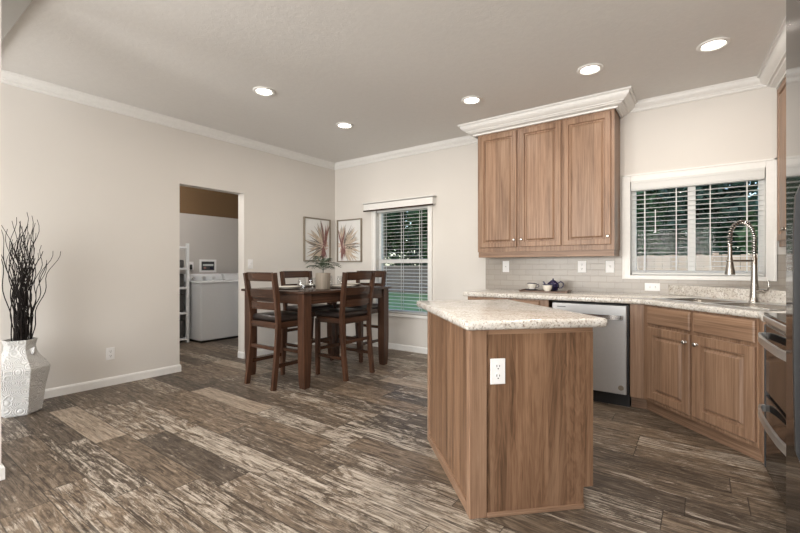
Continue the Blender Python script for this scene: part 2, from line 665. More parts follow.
# back wall with two window openings
W1 = (-3.80, -2.91, 0.50, 1.965)
W2 = (-0.575, 0.425, 1.065, 1.98)
wb = MB()
T = .12
wb.box(XL, YB, 0, W1[0], YB + T, ZC).box(W1[0], YB, 0, W1[1], YB + T, W1[2]).box(W1[0], YB, W1[3], W1[1], YB + T, ZC)
wb.box(W1[1], YB, 0, W2[0], YB + T, ZC).box(W2[0], YB, 0, W2[1], YB + T, W2[2]).box(W2[0], YB, W2[3], W2[1], YB + T, ZC)
wb.box(W2[1], YB, 0, XR + T, YB + T, ZC)
struct('wall_back', wb, M['wall'])
struct('wall_right', MB().box(XR, YF, 0, XR + T, YB, ZC), M['wall'])
wf = MB()
FW = ((-4.35, -2.75), (-2.4, -.6), (-.55, .68))  # unseen openings added so the fill lights can shine in
xs = [XL, FW[0][0], FW[0][1], FW[1][0], FW[1][1], FW[2][0], FW[2][1], XR]
for k in (0, 2, 4, 6):
    wf.box(xs[k], YF - T, 0, xs[k + 1], YF, ZC)
for a, b_ in FW:
    wf.box(a, YF - T, 0, b_, YF, .40).box(a, YF - T, 2.40, b_, YF, ZC)
struct('wall_front', wf, M['wall'])
# stub wall at the edge of the living end, with the shallow ceiling band in line with it
struct('wall_partition', MB().box(-3.18, -.25, 0, -3.06, .54, ZC - .025), M['wall'])
struct('trim_1', MB().box(XL, -.4, ZC - .025, XR, .697, ZC), M['band'])
# laundry
la = MB().box(XLAU - .1, 1.4, 0, XLAU, 5.0, 2.02).box(XLAU, 1.3, 0, XL - .125, 1.4, ZC).box(XLAU, 4.95, 0, XL - .125, 5.05, ZC)
struct('wall_laundry', la, M['laundry'])
struct('trim_2', MB().box(XLAU - .1, 1.4, 2.02, XLAU + .004, 4.95, ZC), M['brown'])

# crown moulding
CROWN = [(o_, ZC - d_) for o_, d_ in ((0, 0), (.068, 0), (.068, .010), (.057, .010), (.057, .018), (.051, .034), (.040, .050), (.028, .058), (.028, .066),
                                      (.016, .066), (.016, .082), (.007, .090), (0, .090))]
# path with the room on the left-hand side: from right to left along the back wall, then down the left wall
struct('trim_3', MB().profile_path([(XR - .33, YB), (-.66, YB)], CROWN), M['trim'], smooth=30)
struct('trim_4', MB().profile_path([(-2.06, YB), (XL, YB), (XL, .71)], CROWN), M['trim'], smooth=30)
BIGC = [(o_, ZC - d_) for o_, d_ in ((0, .001), (.145, .001), (.145, .018), (.128, .018), (.128, .027), (.120, .048), (.100, .066), (.078, .076), (.078, .085),
                                     (.060, .085), (.056, .094), (.036, .102), (.018, .106), (.018, .122), (0, .122))]
struct('trim_5', MB().profile_path([(-.655, YB - .002), (-.655, 4.29), (-2.08, 4.29), (-2.08, YB - .002)], BIGC), M['trim'], smooth=30)
struct('trim_6', MB().profile_path([(.603, 3.0), (.505, YB - .002)], BIGC), M['trim'], smooth=30)
# baseboards
BASE = [(0, 0), (.013, 0), (.013, .062), (.008, .075), (0, .08)]
struct('baseboard_left', MB().profile_path([(XL - .12, DY0), (XL, DY0), (XL, -1.0)], BASE), M['trim'])
struct('baseboard_back', MB().profile_path([(-1.95, YB), (XL, YB), (XL, DY1), (XL - .12, DY1)], BASE), M['trim'])
struct('baseboard_partition', MB().profile_path([(-3.18, -.25), (-3.18, .54), (-3.06, .54), (-3.06, -.25)], [(o, z) for o, z in BASE]), M['trim'])
struct('baseboard_laundry', MB().profile_path([(XLAU, 4.9), (XLAU, 1.4)], BASE), M['trim'])

# tile backsplash
tl = MB()
tl.box(-2.10, YB - .008, .88, -.645, YB, 1.25).box(-.645, YB - .008, .88, .495, YB, 1.03).box(.495, YB - .008, .88, XR, YB, 1.25)
tl.box(XR - .008, 1.45, .88, XR, YB - .008, 1.25)
struct('trim_7', tl, M['tile'])
struct('trim_8', MB().prism([(-.225, YB - .008), (XR - .008, 3.555), (XR - .008, YB - .008)], .892, .978), M['tile'])


# ------------------------------------------------------------------ windows
def casing(name, x0, x1, z0, z1, wd, proj=.018):
    m = MB()
    y1, y0 = YB, YB - proj
    for a in ((x0, z0, x0 + wd, z1), (x1 - wd, z0, x1, z1), (x0 + wd, z1 - wd, x1 - wd, z1), (x0 + wd, z0, x1 - wd, z0 + wd * .55)):
        m.box(a[0], y0, a[1], a[2], y1, a[3], .003)
    m.box(x0, y0 - .008, z0, x0 + .014, y0, z1).box(x1 - .014, y0 - .008, z0, x1, y0, z1).box(x0, y0 - .008, z1 - .014, x1, y0, z1)
    return struct(name, m, M['trim'])


def window(name, w_, mull=None, rail=None):
    x0, x1, z0, z1 = w_
    m = MB()
    yo, yi = YB + .115, YB + .07
    f = .04
    m.box(x0, yi, z0, x0 + f, yo, z1).box(x1 - f, yi, z0, x1, yo, z1).box(x0 + f, yi, z0, x1 - f, yo, z0 + f).box(x0 + f, yi, z1 - f, x1 - f, yo, z1)
    o = struct(name, m, M['trim'])
    if mull:
        MB().box(mull - .03, yi - .012, z0 + f, mull + .03, yo - .01, z1 - f, .003).build('mullion', M['trim'], o)
        panes = ((x0 + f, mull - .03, z0 + f, z1 - f), (mull + .03, x1 - f, z0 + f, z1 - f))
    else:
        MB().box(x0 + f, yi - .012, rail - .028, x1 - f, yo - .01, rail + .028, .003).build('meeting_rail', M['trim'], o)
        panes = ((x0 + f, x1 - f, z0 + f, rail - .028), (x0 + f, x1 - f, rail + .028, z1 - f))
    for a, b_, c, d in panes:
        MB().box(a, YB + .088, c, b_, YB + .092, d).build('pane', M['glass'], o)
    return o


window('window_1', W1, rail=1.225)
window('window_2', W2, mull=-.085)
casing('trim_9', W1[0] - .065, W1[1] + .065, W1[2] - .04, W1[3] + .07, .068)
casing('trim_10', -.642, .492, 1.028, 2.046, .068)


def blind(w_, label, valance_h, valance_label, slat_top, dz, tilt):
    x0, x1, z0, z1 = w_[0] + .012, w_[1] - .012, w_[2], w_[3]
    t = thing('window_blind', ((x0 + x1) / 2, YB + .03, z0 + .004), 0, label, 'blind', 'white slatted blinds')
    hw = (x1 - x0) / 2
    H = z1 - z0
    sl = MB()
    z = .035
    n = int((slat_top - z0 - .035) / dz)
    ca, sa = math.cos(tilt), math.sin(tilt)
    for k in range(n + 1):
        zz = .04 + k * dz
        sl.box(-hw, -.024, -.0016, hw, .024, .0016, mtx=Matrix.Translation((0, 0, zz)) @ Matrix.Rotation(tilt, 4, 'X'))
    sl.build('slats', M['blind'], t)
    MB().box(-hw, -.022, .004, hw, .022, .022, .003).build('bottom_rail', M['blind'], t)
    MB().box(-hw, -.03, H - .05, hw, .03, H - .006, .003).build('headrail', M['blind'], t)
    for f in ((-.78, -.26, .26, .78) if hw > .46 else (-.7, 0, .7)):
        c = MB()
        for yy in (-.026, .026):
            c.box(hw * f - .0035, yy - .0008, .01, hw * f + .0035, yy + .0008, H - .04)
        c.build('ladder_tape', M['blind'], t)
    if valance_h:
        v = MB().box(-hw - .005, -.052, H - valance_h, hw + .005, -.036, H - .004, .004)
        v.box(-hw - .005, -.056, H - .03, hw + .005, -.05, H - .012, .002).box(-hw - .005, -.056, H - valance_h + .012, hw + .005, -.05, H - valance_h + .03, .002)
        v.build('valance', M['blind'], t)
    return t


blind(W1, 'white slatted blind in the tall window behind the dining table', 0, None, W1[3] - .06, .047, math.radians(4))
b2 = blind(W2, 'wide white slatted blind in the window above the sink', .10, None, W2[3] - .10, .0432, math.radians(3))
MB().tube([(-.29, -.045, .62), (-.29, -.045, .42)], .004, 6).tube([(-.29, -.045, .42), (-.29, -.045, .40)], .007, 6).build('tilt_wand', M['plastic'], b2)

# boxed header above the dining window
hb = thing('window_cornice', (-3.385, YB, 1.922), 0, 'white boxed cornice with dark lower edge above the dining window', 'cornice')
m = MB().box(-.575, -.09, .03, .59, -.075, .13, .004).box(-.575, -.075, .03, -.56, -.001, .13).box(.575, -.075, .03, .59, -.001, .13).box(-.575, -.09, .118, .59, -.001, .13)
m.build('front_board', M['trim'], hb)
MB().box(-.595, -.10, .128, .61, -.001, .142, .004).build('top_cap', M['trim'], hb)
MB().box(-.58, -.094, .016, .595, -.076, .034, .003).build('edge_strip', M['mahog_h'], hb)


# ------------------------------------------------------------------ recessed lights
def recessed(x, y, label, first=None):
    if first:
        o = dup(first, (x, y, ZC), 0, label)
        return o
    t = thing('recessed_light', (x, y, ZC), 0, label, 'ceiling light', 'recessed ceiling lights')
    MB().lathe([(.098, -.001), (.098, -.006), (.092, -.011), (.075, -.012), (.066, -.004), (.066, -.001)], 40).build('trim_ring', M['trim'], t, 30)
    MB().lathe([(0, -.007), (.045, -.0065), (.066, -.003), (.066, -.001), (0, -.001)], 40).build('lens', M['lens'], t, 30)
    l = bpy.data.lights.new('lamp', 'AREA')
    l.shape = 'DISK'
    l.size = .13
    l.energy = LAMP_POWER
    l.color = LAMP_COLOR
    lo = bpy.data.objects.new('lamp', l)
    COL.objects.link(lo)
    lo.parent = t
    lo.location = (0, 0, -.014)
    return t


r0 = recessed(-3.212, 2.31, 'round recessed ceiling light nearest the laundry doorway, leftmost in the photo')
recessed(-3.253, 3.40, 'round recessed ceiling light above the dining table, farthest from the cabinets', r0)
recessed(-1.782, 3.60, 'round recessed ceiling light just left of the wall cabinet crown moulding', r0)
recessed(-.735, 3.60, 'round recessed ceiling light in front of the wall cabinet crown end', r0)
recessed(.06, 3.72, 'round recessed ceiling light nearest the right cabinet crown, rightmost in the photo', r0)
for k, (x, y) in enumerate(((-1.75, 1.55), (-.15, 2.2), (-.4, .9), (-1.9, -1.4), (-.4, -1.4))):  # lamps out of view, added for more light on aisle and floor
    q = recessed(x, y, 'round ceiling light added out of view above the viewpoint as extra fill', r0)
    for c in kids(q):
        if c.type == 'LIGHT':
            c.data = c.data.copy()
            c.data.energy = AISLE_FILL_POWER
# unseen lamp added to brighten the laundry, kept out of sight
lt = thing('laundry_fill_lamp', (-5.7, 2.6, ZC), 0, 'round unseen ceiling lamp added inside the laundry room to brighten it', 'ceiling light')
MB().lathe([(.14, -.001), (.14, -.02), (.11, -.05), (.05, -.07), (0, -.075)], 32).build('lamp_shade', M['lens'], lt, 40)
l = bpy.data.lights.new('lamp', 'POINT')
l.energy = 24
l.shadow_soft_size = .1
l.color = (1, .95, .9)
lo = bpy.data.objects.new('lamp', l)
COL.objects.link(lo)
lo.parent = lt
lo.location = (0, 0, -.25)


# ------------------------------------------------------------------ cabinet pieces
def door_mb(x0, x1, z0, z1, y, rail=.058, th=.02):
    f = y - th
    return MB().rings([(x0, x1, z0, z1, y), (x0, x1, z0, z1, f + .005), (x0 + .005, x1 - .005, z0 + .005, z1 - .005, f),
                       (x0 + rail, x1 - rail, z0 + rail, z1 - rail, f), (x0 + rail + .006, x1 - rail - .006, z0 + rail + .006, z1 - rail - .006, f + .014),
                       (x0 + rail + .018, x1 - rail - .018, z0 + rail + .018, z1 - rail - .018, f + .014),
                       (x0 + rail + .032, x1 - rail - .032, z0 + rail + .032, z1 - rail - .034, f + .001)])


def slab_mb(x0, x1, z0, z1, y, th=.02):
    f = y - th
    return MB().rings([(x0, x1, z0, z1, y), (x0, x1, z0, z1, f + .006), (x0 + .008, x1 - .008, z0 + .008, z1 - .008, f)])


def knob_mb(x, y, z, r=.014):
    return MB().lathe([(0, 0), (r * .75, 0), (r * .5, .004), (r * .45, .012), (r * .95, .017), (r, .023), (r * .6, .029), (0, .030)], 16,
                      (x, y, z), Matrix.Rotation(PI / 2, 4, 'X'))


# wall cabinet
uc = thing('wall_cabinet', (-1.3575, YB - .001, 1.25), 0, 'three-door light walnut wall cabinet with white crown hung above the backsplash', 'cabinet')
hw = .6925
fy = 4.30 - YB
ob = MB().box(-hw, fy, .06, hw, 0, 1.375).build('body', M['oak'], uc)
MB().box(-hw + .003, fy + .012, 0, hw - .006, 0, .06).build('light_rail', M['oak_h'], uc)
# stiles and rails of the face frame
ff = MB().box(-hw, fy - .004, .06, hw, fy, .115).box(-hw, fy - .004, 1.31, hw, fy, 1.375).box(-hw, fy - .004, .115, -hw + .03, fy, 1.31).box(hw - .03, fy - .004, .115, hw, fy, 1.31)
for a, b_ in ((-.235, -.205), (.205, .235)):
    ff.box(a + .0, fy - .004, .115, b_, fy, 1.31)
ff.build('face_frame', M['oak'], uc)
for a, b_, kx in ((-hw + .028, -.238, -.262), (-.207, .216, -.183), (.236, hw - .028, hw - .052)):
    d = door_mb(a, b_, .108, 1.345, fy - .004, .05).build('door', M['oak'], uc)
    knob_mb(kx, fy - .024, .185).build('knob', M['nickel'], d, 40)

# right wall cabinet beside the window
rc = thing('wall_cabinet', (.505, YB - .004, 1.25), math.radians(3.46), 'walnut wall cabinet on the right wall beside the sink window', 'cabinet')
MB().box(0, -1.6, .06, .225, -.022, 1.375).build('body', M['oak'], rc)
MB().box(.09, -1.59, 0, .22, -.022, .06).build('light_rail', M['oak_h'], rc)
Mr = Matrix.Rotation(-PI / 2, 4, 'Z')
for a, b_ in ((-1.59, -1.22), (-1.20, -.83), (-.81, -.44), (-.42, -.05)):
    d = door_mb(-b_, -a, .108, 1.345, 0, .05).build('door', M['oak'], rc, mtx=Mr)
    knob_mb(-a - .03, -.02, .185).build('knob', M['nickel'], d, 40, mtx=Mr)

# base cabinet left of the dishwasher
FY = 3.80
bc = thing('base_cabinet', (-1.5, YB - .01, 0), 0, 'walnut base cabinet left of the dishwasher, partly behind the island', 'cabinet')
c0, c1 = -1.925 + 1.5, -1.122 + 1.5
f0 = FY - YB + .01
MB().box(c0, f0, .10, c1, 0, .85).build('body', M['oak'], bc)
MB().box(c0, f0 + .07, 0, c1, 0, .10).build('toe_kick', M['oak_h'], bc)
for a, b_ in ((c0 + .02, -.035), (-.02, c1 - .075)):
    slab_mb(a, b_, .70, .835, f0).build('drawer_front', M['oak_h'], bc)
    d = door_mb(a, b_, .13, .675, f0).build('door', M['oak'], bc)
    knob_mb(b_ - .03 if a < -.2 else a + .03, f0 - .02, .62).build('knob', M['nickel'], d, 40)

# dishwasher
dw = thing('dishwasher', (-.782, FY, 0), 0, 'stainless steel dishwasher with bar handle under the counter', 'dishwasher')
MB().box(-.305, -.005, .105, .298, .70, .838, .002).build('body', M['blackmatte'], dw)
MB().box(-.300, -.028, .112, .285, -.004, .83, .005).build('door', M['dish'], dw)
MB().box(-.305, .05, 0, .298, .70, .105).build('toe_kick', M['blackmatte'], dw)
hp = [(-.245, -.03, .735), (-.24, -.062, .737), (-.18, -.078, .738), (0, -.084, .738), (.18, -.078, .738), (.25, -.062, .737), (.255, -.03, .735)]
MB().bar(hp, .014, .036).build('handle', M['chrome'], dw, 40)
MB().lathe([(0, 0), (.021, 0), (.021, .002), (0, .002)], 24, (.245, -.0285, .165), Matrix.Rotation(PI / 2, 4, 'X')).build('badge', M['frame'], dw)
MB().box(-.255, -.0295, .797, -.185, -.028, .803).build('badge', M['dkgrey'], dw)

# filler + corner sink cabinet
sc = thing('sink_cabinet', (-.38, FY, 0), -PI / 4, 'angled walnut sink base cabinet with two doors in the corner', 'cabinet')
DL = .905
i45 = Matrix.Rotation(PI / 4, 4, 'Z')


def toloc(x, y):
    v = i45 @ Vector((x + .38, y - FY, 0))
    return v.x, v.y


poly = [toloc(*p) for p in ((-.38, FY), (-.476, FY), (-.476, 4.6), (.82, 4.6), (.82, 2.97), (.262, 2.97), (.262, FY - .642))]
sbody = MB().prism(poly, .10, .85).build('body', M['oak'], sc)
cav = MB().box(.02, .09, .60, .88, .57, 1.0).build('cut', M['oak'], sc)


def carve(o_, c_):
    bo = o_.modifiers.new('b', 'BOOLEAN')
    bo.operation = 'DIFFERENCE'
    bo.object = c_
    bo.solver = 'EXACT'
    bpy.context.view_layer.update()
    dg = bpy.context.evaluated_depsgraph_get()
    nm = bpy.data.meshes.new_from_object(o_.evaluated_get(dg))
    o_.modifiers.clear()
    o_.data = nm
    bpy.data.objects.remove(c_)


carve(sbody, cav)
poly2 = [toloc(*p) for p in ((-.365, 3.87), (-.476, 3.87), (-.476, 4.6), (.82, 4.6), (.82, 2.98), (.30, 2.98), (.30, 3.205))]
MB().prism(poly2, 0, .10).build('toe_kick', M['oak_h'], sc)
for a, b_, kx in ((.055, .447, .418), (.477, DL - .010, .507)):
    slab_mb(a, b_, .705, .838, 0).build('drawer_front', M['oak_h'], sc)
    d = door_mb(a, b_, .128, .682, 0).build('door', M['oak'], sc)
    knob_mb(kx, -.02, .625, .015).build('knob', M['nickel'], d, 40)


# worktop with a cut-out for the sink
def loc2w(x, y):
    s_ = .70711
    return -.38 + s_ * x + s_ * y, FY - s_ * x + s_ * y


wt = thing('worktop', (-.6, 4.2, .85), 0, 'cream speckled granite worktop running along the back wall and corner', 'worktop')
pl = [(-1.97, YB - .009), (-1.97, 3.77), (-.392, 3.77), (.255, 3.123), (.255, 2.965), (XR - .009, 2.965), (XR - .009, YB - .009)]
top = MB().prism([(x + .6, y - 4.2) for x, y in pl], 0, .042, .012).build('slab', M['granite'], wt, 40)
cut = MB().prism([(x + .6, y - 4.2) for x, y in (loc2w(.015, .095), loc2w(.885, .095), loc2w(.885, .565), loc2w(.015, .565))], -.1, .2).build('cut', M['granite'], wt)
carve(top, cut)
rl = [(-.24, YB - .012), (-.226, YB - .012 - .028), (XR - .025, 3.53), (XR - .010, 3.545)]
MB().prism([(x + .6, y - 4.2) for x, y in ((-.262, YB - .010), (XR - .010, 3.518), (XR - .010, 3.552), (-.228, YB - .010))], .042, .130, .003).build('splash_riser', M['granite'], wt)
# left side of the range: the short run between range and refrigerator
wt2 = thing('worktop', (.55, 1.85, .85), 0, 'granite worktop between the range and the black refrigerator', 'worktop')
MB().box(.30 - .55, 1.42 - 1.85, 0, XR - .009 - .55, 2.155 - 1.85, .042, .01).build('slab', M['granite'], wt2, 40)
bc2 = thing('base_cabinet', (.55, 1.85, 0), 0, 'walnut base cabinet between the range and the black refrigerator', 'cabinet')
MB().box(.33 - .55, 1.43 - 1.85, .10, XR - .01 - .55, 2.15 - 1.85, .85).build('body', M['oak'], bc2)
MB().box(.40 - .55, 1.43 - 1.85, 0, XR - .01 - .55, 2.15 - 1.85, .10).build('toe_kick', M['oak_h'], bc2)

# sink
sk = thing('kitchen_sink', (*loc2w(.45, .33), .892), -PI / 4, 'double bowl stainless steel drop-in sink in the corner counter', 'sink')
m = MB()
rim = .006
BW = ((-.42, -.015), (.015, .42))
m.box(-.45, -.25, 0, .45, -.205, rim, .003).box(-.45, .115, 0, .45, .25, rim, .003).box(-.45, -.205, 0, -.41, .115, rim, .003).box(.41, -.205, 0, .45, .115, rim, .003).box(-.02, -.205, 0, .02, .115, rim, .003)
m.build('rim', M['steel'], sk)
for a, b_ in ((-.41, -.02), (.02, .41)):
    bw = MB()
    t = bmesh.new()
    pr = [(0, 0.004), (.006, -.02), (.02, -.15), (.06, -.17)]
    R = []
    for ins, z in pr:
        R.append([t.verts.new(p) for p in ((a + ins, -.205 + ins, z), (b_ - ins, -.205 + ins, z), (b_ - ins, .115 - ins, z), (a + ins, .115 - ins, z))])
    for A, B in zip(R, R[1:]):
        for k in range(4):
            t.faces.new((A[k], A[(k + 1) % 4], B[(k + 1) % 4], B[k]))
    t.faces.new(R[-1])
    bw._add(t)
    o = bw.build('bowl', M['nickel'], sk)  # steel bowl coloured darker, standing in for its dark reflections
    md = o.modifiers.new('s', 'SOLIDIFY')
    md.thickness = .002
    MB().lathe([(0, 0), (.04, 0), (.042, .004), (.03, .006), (0, .003)], 20, ((a + b_) / 2, -.045, -.169)).build('drain', M['nickel'], o, 40)

# faucet
fa = thing('kitchen_faucet', (*loc2w(.45, .50), .898), -PI / 4, 'brushed nickel spring-neck pull-down faucet behind the corner sink', 'faucet')
MB().lathe([(0, 0), (.032, 0), (.032, .006), (.027, .012), (.026, .05), (.024, .10), (.019, .17), (.0165, .24), (.0165, .31), (.013, .315), (.013, .335), (0, .337)], 24).build('body', M['nickel'], fa, 40)
arc = []
R_ = .099
for k in range(25):
    a = PI * k / 24
    arc.append((0, -R_ + R_ * math.cos(a), .455 + R_ * 1.10 * math.sin(a)))
neck = [(0, 0, .33), (0, 0, .38), (0, 0, .42)] + arc + [(0, -2 * R_, .42), (0, -2 * R_, .39)]
MB().tube(neck, .008, 10, up=(1, 0, 0)).build('hose', M['dkgrey'], fa, 60)
# spring coil around the neck
coil = []
cum = [0]
for a, b_ in zip(neck, neck[1:]):
    cum.append(cum[-1] + (Vector(b_) - Vector(a)).length)
turns = 30
N = turns * 10
for i in range(N + 1):
    s_ = cum[-1] * i / N
    j = max(k for k in range(len(cum)) if cum[k] <= s_ + 1e-9)
    j = min(j, len(neck) - 2)
    f_ = (s_ - cum[j]) / (cum[j + 1] - cum[j])
    p = Vector(neck[j]).lerp(Vector(neck[j + 1]), f_)
    d = (Vector(neck[j + 1]) - Vector(neck[j])).normalized()
    sd = Vector((1, 0, 0))
    u2 = sd.cross(d)
    an = 2 * PI * turns * i / N
    coil.append(p + (sd * math.cos(an) + u2 * math.sin(an)) * .0125)
MB().tube(coil, .0032, 5).build('spring', M['nickel'], fa, 60)
MB().lathe([(0, .40), (.011, .40), (.012, .33), (.015, .30), (.022, .25), (.030, .195), (.030, .186), (0, .184)], 20, (0, -2 * R_, .01)).build('spray_head', M['nickel'], fa, 40)
m = MB().tube([(0, -.012, .292), (0, -2 * R_ + .018, .292)], .0075, 8)
m.tube([(.019 * math.cos(q), -2 * R_ + .019 * math.sin(q), .292) for q in [2 * PI * k / 16 for k in range(16)]], .006, 6, closed=True)
m.build('holder_arm', M['nickel'], fa, 60)
m = MB().tube([(.02, 0, .075), (.045, 0, .078), (.075, 0, .080)], .0135, 10, up=(0, 1, 0))
m.tube([(.075, 0, .080), (.088, 0, .083), (.097, 0, .094), (.101, 0, .115), (.100, 0, .140), (.094, 0, .155)], .006, 8, up=(0, 1, 0))
m.build('lever', M['nickel'], fa, 60)

# ------------------------------------------------------------------ range
rg = thing('kitchen_range', (.291, 2.546, 0), math.radians(4), 'black glass kitchen range with two curved steel handles by the sink cabinet', 'range')
yl = .379
MB().box(.02, -yl, .08, .535, yl, .885, .003).build('body', M['dkgrey'], rg)
MB().box(.05, -yl + .01, 0, .52, yl - .01, .08).build('toe_kick', M['blackmatte'], rg)
MB().box(-.004, -yl, .888, .53, yl, .906, .003).build('cooktop', M['black'], rg)
for cx_, cy_, rr in ((.16, -.19, .10), (.16, .19, .08), (.40, -.19, .08), (.40, .19, .10)):
    MB().lathe([(rr - .003, .9062), (rr, .9068), (rr + .002, .9062)], 40, (cx_, cy_, 0)).build('burner_ring', M['dkgrey'], rg)
MB().box(-.008, -yl, .862, .03, yl, .892, .005).build('front_trim', M['steel'], rg)
for z0, z1, hz, nm in ((.495, .845, .785, 'door'), (.085, .475, .405, 'drawer')):
    d = MB().box(0, -yl, z0, .03, yl, z1, .004).build('oven_' + nm, M['black'], rg)
    hpts = [(-.002, yl - .025, hz), (-.022, yl - .03, hz), (-.035, yl - .09, hz), (-.046, yl - .2, hz), (-.050, 0, hz), (-.046, -yl + .2, hz), (-.035, -yl + .09, hz), (-.022, -yl + .03, hz), (-.002, -yl + .025, hz)]
    MB().bar(hpts, .012, .036).build('handle', M['steel'], d, 40)
vt = MB()
for k in range(4):
    vt.box(-.002, -yl + .06, .848 + k * .0035, .02, yl - .06, .8495 + k * .0035)
vt.build('vent', M['steel'], rg)
MB().box(-.003, yl - .022, .09, .02, yl, .84, .002).build('side_trim', M['dkgrey'], rg)

# ------------------------------------------------------------------ refrigerator
fr = thing('refrigerator', (.155, .86, 0), 0, 'glossy black refrigerator at the right edge of the photo', 'refrigerator')
MB().box(.07, -.45, .02, .675, .45, 1.80, .004).build('body', M['dkgrey'], fr)
for a, b_, hy in ((.004, .448, .035), (-.448, -.004, -.035)):
    d = MB().box(0, a, .10, .065, b_, 1.795, .008).build('door', M['black'], fr)
    hpts = [(0, hy, .82), (-.018, hy, .83), (-.028, hy, .86), (-.03, hy, 1.0), (-.03, hy, 1.2), (-.028, hy, 1.26), (-.018, hy, 1.29), (0, hy, 1.30)]
    MB().bar(hpts, .02, .012, up=(0, 1, 0)).build('handle', M['blackmatte'], d, 40)
MB().box(.02, -.44, 0, .60, .44, .095).build('toe_grille', M['blackmatte'], fr)

# ------------------------------------------------------------------ island
isl = thing('kitchen_island', (-.856, 1.716, 0), PI / 4, 'walnut kitchen island cabinet with granite top in the foreground', 'island')
IW, IL = .61, .885
MB().box(.02, .012, .10, IW - .022, IL, .86).build('body', M['oak'], isl)
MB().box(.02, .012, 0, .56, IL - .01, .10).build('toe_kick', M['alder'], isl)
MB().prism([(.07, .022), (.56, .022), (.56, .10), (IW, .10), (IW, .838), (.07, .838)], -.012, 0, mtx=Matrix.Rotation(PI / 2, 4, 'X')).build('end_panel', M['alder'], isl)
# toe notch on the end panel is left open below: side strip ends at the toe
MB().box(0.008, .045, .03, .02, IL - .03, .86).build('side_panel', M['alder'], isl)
MB().box(-.006, -.006, 0, .078, .046, .86, .004).build('corner_post', M['oak'], isl)
MB().box(-.002, IL - .032, 0, .03, IL, .86, .003).build('corner_post', M['oak'], isl)
MB().box(-.004, .046, 0, .022, IL - .032, .05, .004).build('base_strip', M['oak_h'], isl)
MB().box(.078, -.008, 0, .562, .012, .022, .004).build('base_strip', M['oak_h'], isl)
MB().box(.078, .002, .838, IW, .02, .86).build('top_rail', M['oak_h'], isl)
MB().box(IW - .022, .012, .10, IW, IL, .86).build('face_frame', M['oak'], isl)
Mx = Matrix.Translation((IW, 0, 0)) @ Matrix.Rotation(PI / 2, 4, 'Z')
for a, b_ in ((.03, .435), (.455, .86)):
    d = door_mb(a, b_, .13, .675, 0).build('door', M['oak'], isl, mtx=Mx)
    slab_mb(a, b_, .70, .83, 0).build('drawer_front', M['oak_h'], isl, mtx=Mx)
    knob_mb((a + b_) / 2, -.02, .62).build('knob', M['nickel'], d, 40, mtx=Mx)
it = thing('island_worktop', (-.856, 1.716, .861), PI / 4, 'cream granite island worktop with rounded edges in the foreground', 'worktop')
q = MB().box(-.032, -.032, 0, .672, 1.12, .045, .018, 4)
q.build('slab', M['granite'], it, 40)


# ------------------------------------------------------------------ outlets and switches
def plate(loc, rz, label, kind, cat, w_=.072, h=.118, parent_mtx=None):
    t = thing('wall_' + cat.split()[-1], loc, rz, label, cat, 'wall plates')
    MB().box(-w_ / 2, -.006, -h / 2, w_ / 2, 0, h / 2, .004).build('cover_plate', M['plastic'], t)
    if kind == 'outlet':
        for zz in (-.022, .022):
            r = MB().lathe([(0, 0), (.0165, 0), (.0165, .002), (0, .002)], 20, (0, -.006, zz), Matrix.Rotation(PI / 2, 4, 'X')).build('receptacle', M['plastic'], t)
            sl = MB().box(-.008, -.0085, zz - .001, -.005, -.0078, zz + .009).box(.005, -.0085, zz - .001, .008, -.0078, zz + .008).box(-.003, -.0085, zz - .011, .003, -.0078, zz - .006)
            sl.build('slot', M['slot'], r)
    elif kind == 'houtlet':
        for xx in (-.022, .022):
            r = MB().lathe([(0, 0), (.0165, 0), (.0165, .002), (0, .002)], 20, (xx, -.006, 0), Matrix.Rotation(PI / 2, 4, 'X')).build('receptacle', M['plastic'], t)
            MB().box(xx - .001, -.0085, -.008, xx + .008, -.0078, -.005).box(xx - .001, -.0085, .005, xx + .008, -.0078, .008).build('slot', M['slot'], r)
    elif kind == 'gfci':
        MB().box(-.017, -.009, -.034, .017, -.006, .034, .002).build('receptacle', M['plastic'], t)
        MB().box(-.006, -.0105, -.006, .006, -.009, .0, .0).build('button', M['slot'], t)
    else:
        MB().box(-.006, -.009, -.014, .006, -.006, .014).build('toggle_base', M['plastic'], t)
        MB().bar([(0, -.006, -.004), (0, -.02, .012)], .009, .008).build('toggle', M['plastic'], t)
    return t


ty = YB - .0081
plate((-1.845, ty, 1.15), 0, 'white wall outlet with dark button at the left end of the backsplash', 'gfci', 'outlet', .078, .128)
plate((-1.018, ty, 1.148), 0, 'white wall outlet under the third door of the wall cabinet', 'outlet', 'outlet', .083, .122)
plate((-.754, ty, 1.148), 0, 'white toggle switch plate on the tile left of the sink window', 'switch', 'switch', .08, .12)
plate((-.39, ty, .955), 0, 'white sideways outlet on the tile below the sink window', 'houtlet', 'outlet', .125, .075)
plate((XL, 1.59, .308), PI / 2, 'white outlet low on the left wall between vase and doorway', 'outlet', 'outlet')
plate((XL, 3.127, 1.182), PI / 2, 'white light switch on the wall right of the laundry doorway', 'switch', 'switch')
iv = Vector((-.856, 1.716, 0)) + Vector((math.cos(PI / 4), math.sin(PI / 4), 0)) * .130 + Vector((.7071, -.7071, 0)) * .0002
plate((iv.x, iv.y, .668), PI / 4, 'white double outlet on the end panel of the kitchen island', 'outlet', 'outlet')


